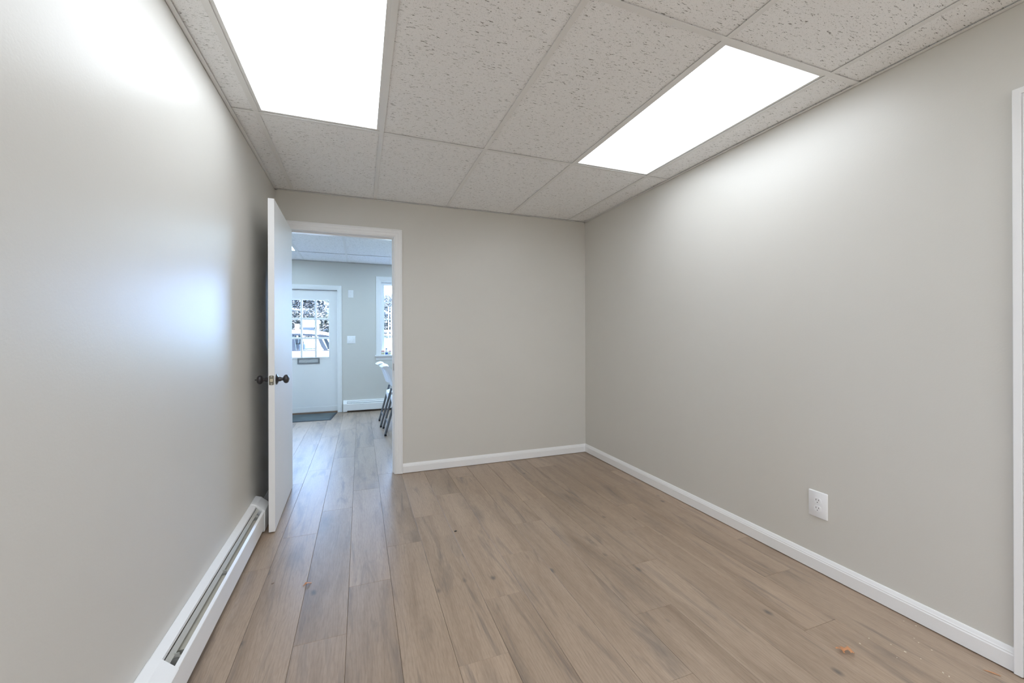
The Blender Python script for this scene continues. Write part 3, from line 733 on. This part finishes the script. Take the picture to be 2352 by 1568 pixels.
bo = empty('small_bottle', (0.395, YF+0.005, WZ0)); tag(bo, 'white and blue bottle standing between two jars on the window sill', 'bottle')
MB().lathe([(0, 0.020), (0.002, 0.023), (0.060, 0.023), (0.072, 0.019), (0.082, 0.011), (0.090, 0.010), (0.090, 0)], (0,0,1), (0,0,0), 20).build('body', M['plastic'], bo, smooth=True)
MB().lathe([(0.008, 0.0233), (0.038, 0.0233)], (0,0,1), (0,0,0), 20).build('label_band', M['bluecap'], bo, smooth=True)
MB().lathe([(0.088, 0.013), (0.105, 0.0125), (0.107, 0.010), (0.107, 0)], (0,0,1), (0,0,0), 16).build('cap', M['bluecap'], bo, smooth=True)

# ------------------------------------------------------------------ leaves and crumbs on the floor
def sheet(name, outline, zf, loc, rz, mat, label, cat, group=None, scale=1.0):
    bm = bmesh.new()
    vs = [bm.verts.new((x*scale, y*scale, 0)) for x, y in outline]
    f = bm.faces.new(vs); bmesh.ops.triangulate(bm, faces=[f])
    bmesh.ops.subdivide_edges(bm, edges=bm.edges[:], cuts=2, use_grid_fill=True)
    for v in bm.verts: v.co.z = zf(v.co.x, v.co.y)
    zmin = min(v.co.z for v in bm.verts)
    for v in bm.verts: v.co.z -= zmin - 0.0006
    r = bmesh.ops.extrude_face_region(bm, geom=bm.faces[:])
    for e in r['geom']:
        if isinstance(e, bmesh.types.BMVert): e.co.z += 0.0006
    bmesh.ops.recalc_face_normals(bm, faces=bm.faces[:])
    me = bpy.data.meshes.new(name); bm.to_mesh(me); bm.free(); me.materials.append(mat)
    o = bpy.data.objects.new(name, me); COL.objects.link(o); o.location = loc; o.rotation_euler = (0, 0, rz)
    return tag(o, label, cat, group)
oak = [(-3.0, 0.1), (-2.9, 0.5), (-2.4, 0.55), (-1.7, 0.22), (-1.25, 0.35), (-0.9, 1.3), (-1.0, 1.9), (-0.6, 1.75), (-0.35, 1.2), (-0.3, 0.45), (0.5, 0.4), (0.9, 0.9), (1.0, 1.7), (1.35, 1.55), (1.4, 0.9), (1.25, 0.35), (1.7, 0.15), (2.5, 0.2),
       (2.55, -0.1), (1.6, -0.3), (1.1, -0.5), (1.2, -1.2), (1.05, -1.75), (0.6, -1.55), (0.2, -1.7), (0.25, -1.1), (0.05, -0.55), (-0.5, -0.35), (-0.95, -0.55), (-1.25, -1.25), (-1.75, -1.25), (-1.55, -0.6), (-1.6, -0.2), (-2.4, -0.12)]
sheet('oak_leaf', oak, lambda x, y: 0.010*math.cos(x*70+0.4)*0.6 - 9.0*y*y + 0.006*math.sin(x*150), (1.686, 0.975, 0), math.radians(-24), M['leaf'], 'curled brown oak leaf on the floor near the right baseboard', 'leaf', scale=0.0118)
sheet('leaf_fragment', [(-1.4,-0.3),(-0.6,-0.6),(0.5,-0.45),(1.4,0.0),(1.5,0.5),(0.9,0.45),(0.3,0.2),(-0.2,0.35),(-0.5,0.8),(-0.8,0.3),(-1.3,0.1)], lambda x, y: 0.004*math.cos(x*160)+10*y*y, (-0.2405, 2.15, 0), math.radians(12), M['leaf'], 'small tan leaf fragment on the bluish boards before the doorway', 'leaf', scale=0.0135)
sheet('leaf_fragment', [(-1.6,0.05),(-0.8,-0.22),(0.4,-0.25),(1.5,-0.02),(1.6,0.12),(0.3,0.22),(-0.9,0.18)], lambda x, y: 0.003*math.cos(x*60)+14*y*y, (2.059, 0.737, 0), math.radians(-62), M['leaf'], 'narrow reddish leaf sliver beside the casing at right edge', 'leaf', scale=0.013)
sheet('leaf_fragment', [(-0.8,-0.3),(0.3,-0.5),(0.9,0.1),(0.2,0.6),(-0.6,0.4)], lambda x, y: 30*x*x, (-0.396, 2.216, 0), 0.4, M['wood'], 'tiny brown leaf crumb near the heater', 'leaf', scale=0.008)
blk = MB().bbox(-0.007, 0.007, -0.0045, 0.0045, 0, 0.003, 0.0008).build('black_chip', M['dark'], loc=(0.535, 2.414, 0.0004))
blk.rotation_euler = (0, 0, 0.2); tag(blk, 'small black plastic chip lying on the brown floor', 'debris')
crumbs = [(1.785, 0.985), (1.849, 0.990), (1.895, 0.900), (1.890, 0.941), (1.834, 0.895), (2.000, 0.909), (1.908, 0.861), (1.901, 0.798), (1.900, 0.782), (1.998, 0.870), (2.013, 0.928), (2.095, 0.999), (2.105, 0.965)]
c0 = None
for i, (x, y) in enumerate(crumbs):
    if c0 is None:
        bm = bmesh.new(); bmesh.ops.create_icosphere(bm, subdivisions=1, radius=0.0022)
        for v in bm.verts: v.co = Vector((v.co.x*1.7, v.co.y*(0.8+0.3*random.random()), v.co.z*0.5 + 0.0011))
        me = bpy.data.meshes.new('plaster_crumb'); bm.to_mesh(me); bm.free(); me.materials.append(M['crumb'])
        c0 = bpy.data.objects.new('plaster_crumb', me); o = c0
    else: o = c0.copy()
    COL.objects.link(o); o.location = (x, y, 0.0002); o.rotation_euler = (0, 0, random.random()*3); k = 0.6+0.6*random.random(); o.scale = (k, k, k)
    tag(o, 'tiny pale plaster crumb on the floor by the right baseboard', 'debris', 'plaster crumbs near the right baseboard')

# ------------------------------------------------------------------ outdoors
GZ = -0.40
g = MB().box(-40, 40, YF+0.2, 13.2, GZ-0.1, GZ).build('parking_lot', M['asphalt']); S(g, 'grey asphalt parking area outside the front door', 'pavement')
def gz(y): return GZ+0.03 + 1.40*max(0.0, min(1.0, (y-13.2)/15.8))
lp_ = [(13.2, GZ-0.08), (13.2, gz(13.2)), (29.0, gz(29)), (90.0, gz(90)), (90.0, GZ-0.08)]
g = MB().loft([[(x, y, z) for y, z in lp_] for x in (-60, 60)]).build('lawn', M['grass']); S(g, 'bright green lawn across from the front door', 'lawn')

# parked car, side on, seen through the door panes
car = empty('parked_car', (-1.15, 10.4, GZ)); tag(car, 'white car parked outside the front door', 'car')
CB = -GZ
def zc(z): return z + CB     # world z -> car local
# side outline in local x,z (car along x, nose to +x)
lower = [(-2.25, 0.32), (-2.30, 0.60), (-2.24, zc(0.78)), (-1.2, zc(0.84)), (0.55, zc(0.835)), (1.25, zc(0.78)), (2.0, zc(0.66)), (2.28, zc(0.45)), (2.32, 0.55), (2.25, 0.30)]
MB().loft([[(x*0.985, y*1.0, z) for x, z in lower] for y in (0.0, 0.04)] + [[(x, y, z) for x, z in lower] for y in (0.04, 1.74)] + [[(x*0.985, 1.78, z) for x, z in lower]]).build('body', M['carwhite'], car)
roof = [(-1.95, zc(1.16)), (-1.6, zc(1.27)), (-0.9, zc(1.325)), (-0.1, zc(1.331)), (0.25, zc(1.300)), (0.55, zc(1.225)), (0.60, zc(1.195)), (0.25, zc(1.245)), (-0.1, zc(1.265)), (-0.9, zc(1.262)), (-1.6, zc(1.205)), (-1.9, zc(1.115))]
MB().loft([[(x, y, z - (0.02 if y in (0.16, 1.62) else 0)) for x, z in roof] for y in (0.16, 0.24, 1.54, 1.62)]).build('roof', M['carwhite'], car)
for y in (0.13, 1.60):
    MB().loft([[(x, yy, z+dz) for x, z in [(-1.9, zc(1.13)), (-1.0, zc(1.235)), (-0.1, zc(1.245)), (0.3, zc(1.20)), (0.62, zc(1.13))] for dz in (0,)] + [(0.62, yy, zc(1.11)), (0.3, yy, zc(1.165)), (-0.1, yy, zc(1.20)), (-1.0, yy, zc(1.19)), (-1.9, yy, zc(1.09))] for yy in (y, y+0.05)]).build('window_trim', M['cartrim'], car)
    MB().loft([[(x, yy, z) for x, z in [(0.20, zc(1.17)), (0.27, zc(1.17)), (0.44, zc(0.83)), (0.33, zc(0.83))]] for yy in (y, y+0.05)]).build('pillar', M['cartrim'], car)
    MB().loft([[(x, yy, z) for x, z in [(-0.36, zc(1.21)), (-0.28, zc(1.21)), (-0.24, zc(0.83)), (-0.36, zc(0.83))]] for yy in (y, y+0.05)]).build('pillar', M['cartrim'], car)
    MB().box(-1.9, 1.0, y-0.02, y+0.04, zc(0.825), zc(0.855)).build('belt_moulding', M['cartrim'], car)
MB().loft([[(0.22+0.02*abs(yy+0.07)*10*0+0.0, yy, zc(0.87)+dz) for dz in (0,)] + [(0.24, yy, zc(0.93)), (0.31, yy, zc(0.925)), (0.35, yy, zc(0.86)), (0.25, yy, zc(0.85))] for yy in (-0.10, -0.01)]).build('side_mirror', M['carwhite'], car)
for y in (0.35, 1.05):
    MB().bbox(-0.42, -0.20, y, y+0.46, zc(0.45), zc(1.00), 0.05).build('seat_back', M['seat'], car, smooth=True)
    MB().bbox(-0.36, -0.24, y+0.10, y+0.36, zc(1.00), zc(1.16), 0.04).build('headrest', M['seat'], car, smooth=True)
for x in (-1.45, 1.40):
    for y in (-0.02, 1.60):
        wh = MB().lathe([(0, 0.20), (0, 0.33), (0.03, 0.345), (0.17, 0.345), (0.20, 0.33), (0.20, 0.20)], (0,1,0), (x, y, 0.345), 28).build('wheel', M['cartrim'], car, smooth=True)
        MB().lathe([(0.02, 0.0), (0.02, 0.19), (0.10, 0.21)], (0,1,0), (x, y, 0.345), 20).build('hub', M['pewter'], wh, smooth=True)

# white box truck beyond, pole sign, gate posts
SG = gz(22)-GZ-0.03
tr = empty('roadside_sign', (-2.376, 22.0, gz(22))); tag(tr, 'white signboard on posts beyond the parked car', 'sign')
MB().bbox(-0.268, 0.268, -0.03, 0.03, 1.985-SG, 2.34-SG, 0.01).build('board', M['truck'], tr)
MB().bbox(-0.255, 0.255, -0.02, 0.02, 1.74-SG, 1.98-SG, 0.01).build('lower_panel', M['cartrim'], tr)
for x in (-0.2, 0.2): MB().box(x-0.025, x+0.025, 0.02, 0.07, 0, 2.3-SG).build('post', M['post'], tr)
tr = empty('small_sign', (-2.86, 22.0, gz(22))); tag(tr, 'small red and white sign left of the white signboard', 'sign')
MB().bbox(-0.10, 0.10, -0.02, 0.02, 1.78-SG, 2.14-SG, 0.01).build('board', M['truck'], tr)
for z in (1.86-SG, 2.00-SG): MB().box(-0.10, 0.10, -0.024, -0.019, z, z+0.06).build('stripe', M['red'], tr)
MB().box(-0.02, 0.02, 0.0, 0.04, 0, 2.1-SG).build('post', M['post'], tr)
ps = empty('post_lamp', (-1.95, 22.0, gz(22))); tag(ps, 'slim white post with rounded top right of the white signboard', 'post')
MB().lathe([(0, 0.06), (2.15-SG, 0.05)], (0,0,1), (0,0,0), 12).build('pole', M['post'], ps, smooth=True)
MB().lathe([(2.15-SG, 0.05), (2.17-SG, 0.11), (2.26-SG, 0.13), (2.33-SG, 0.09), (2.35-SG, 0)], (0,0,1), (0,0,0), 14).build('cap', M['post'], ps, smooth=True)
gt = empty('garden_gate', (0.93, 14.0, gz(14))); tag(gt, 'white double post with rail seen through the window', 'gate')
for x in (-0.05, 0.03): MB().box(x-0.012, x+0.012, -0.03, 0.03, 0, 2.45).build('post', M['post'], gt)
MB().box(-0.9, 0.9, -0.02, 0.02, 1.62, 1.68).build('rail', M['post'], gt)
MB().box(-0.9, 0.9, -0.02, 0.02, 1.50, 1.53).build('rail', M['post'], gt)
for k in range(14): MB().box(-0.88+k*0.13, -0.86+k*0.13, -0.01, 0.01, 1.53, 1.62).build('baluster', M['post'], gt)

# trees
def tree_mesh(seed, n, rad, base, mat):
    rnd = random.Random(seed); m = MB()
    blobs = [(rnd.uniform(-1, 1)*rad*0.6, rnd.uniform(-1, 1)*rad*0.5, base + rnd.uniform(0, 1)*rad*1.5, rad*rnd.uniform(0.35, 0.6)) for _ in range(12)]
    for _ in range(n):
        bx, by, bz, br = rnd.choice(blobs)
        d = Vector((rnd.gauss(0, 1), rnd.gauss(0, 1), rnd.gauss(0, 1))).normalized()*br*(0.55+0.5*rnd.random())
        p = Vector((bx, by, bz)) + d
        a = Vector((rnd.gauss(0, 1), rnd.gauss(0, 1), rnd.gauss(0, 1))).normalized(); b_ = a.orthogonal().normalized(); s = 0.065*rnd.uniform(0.7, 1.5)
        m.add([tuple(p - a*s), tuple(p + b_*s*0.6), tuple(p + a*s), tuple(p - b_*s*0.6)], [(0,1,2,3)])
    return m
spots = [(-6.5, 29, 0, 1.0), (-3.0, 37, 1, 1.1), (-0.5, 29, 0, 0.80), (2.6, 38, 1, 0.72), (-10.0, 38, 1, 1.1)]
names = ['sunlit leafy tree farthest left beyond the lawn', 'dark tree standing behind the white signboard', 'sunlit leafy tree right of the white post', 'dark tree seen through the window panes', 'dark tree at the far left edge beyond the lawn']
protos = {}
for (x, y, k, s), lb in zip(spots, names):
    t = empty('leafy_tree', (x, y, gz(y)-0.01)); t.scale = (s, s, s); tag(t, lb, 'tree', 'trees beyond the lawn')
    if k not in protos:
        fo = tree_mesh(11+k, 26000, 2.3, 1.7, M['leaf1' if k == 0 else 'leaf2']).build('foliage', M['leaf1' if k == 0 else 'leaf2'], t); fo['kind'] = 'stuff'
        tk = MB().lathe([(0, 0.28), (0.3, 0.2), (1.6, 0.15), (3.2, 0.08)], (0.03, 0, 1), (0,0,0), 12).build('trunk', M['bark'], t, smooth=True)
        protos[k] = (fo, tk)
    else:
        fo, tk = protos[k]
        a = linked(fo, 'foliage', t); a['kind'] = 'stuff'; linked(tk, 'trunk', t)
hd = MB(); rnd = random.Random(3)
for _ in range(26000):
    x = rnd.uniform(-13, 5.5); hh = 2.3 + 0.35*math.sin(x*1.3) + 0.2*math.sin(x*3.7+1)
    p = Vector((x, -0.9*abs(rnd.random())**0.5 + rnd.uniform(-0.15, 0.15), hh*rnd.random()))
    a = Vector((rnd.gauss(0, 1), rnd.gauss(0, 1), rnd.gauss(0, 1))).normalized(); b_ = a.orthogonal().normalized(); q = 0.085*rnd.uniform(0.7, 1.5)
    hd.add([tuple(p - a*q), tuple(p + b_*q*0.6), tuple(p + a*q), tuple(p - b_*q*0.6)], [(0,1,2,3)])
hd.box(-13, 5.4, 0.0, 0.8, 0, 1.9)
ho = hd.build('hedge', M['leaf2'], loc=(-2, 33.2, gz(33))); tag(ho, 'long dark hedge running behind the trees', 'hedge', kind='stuff')
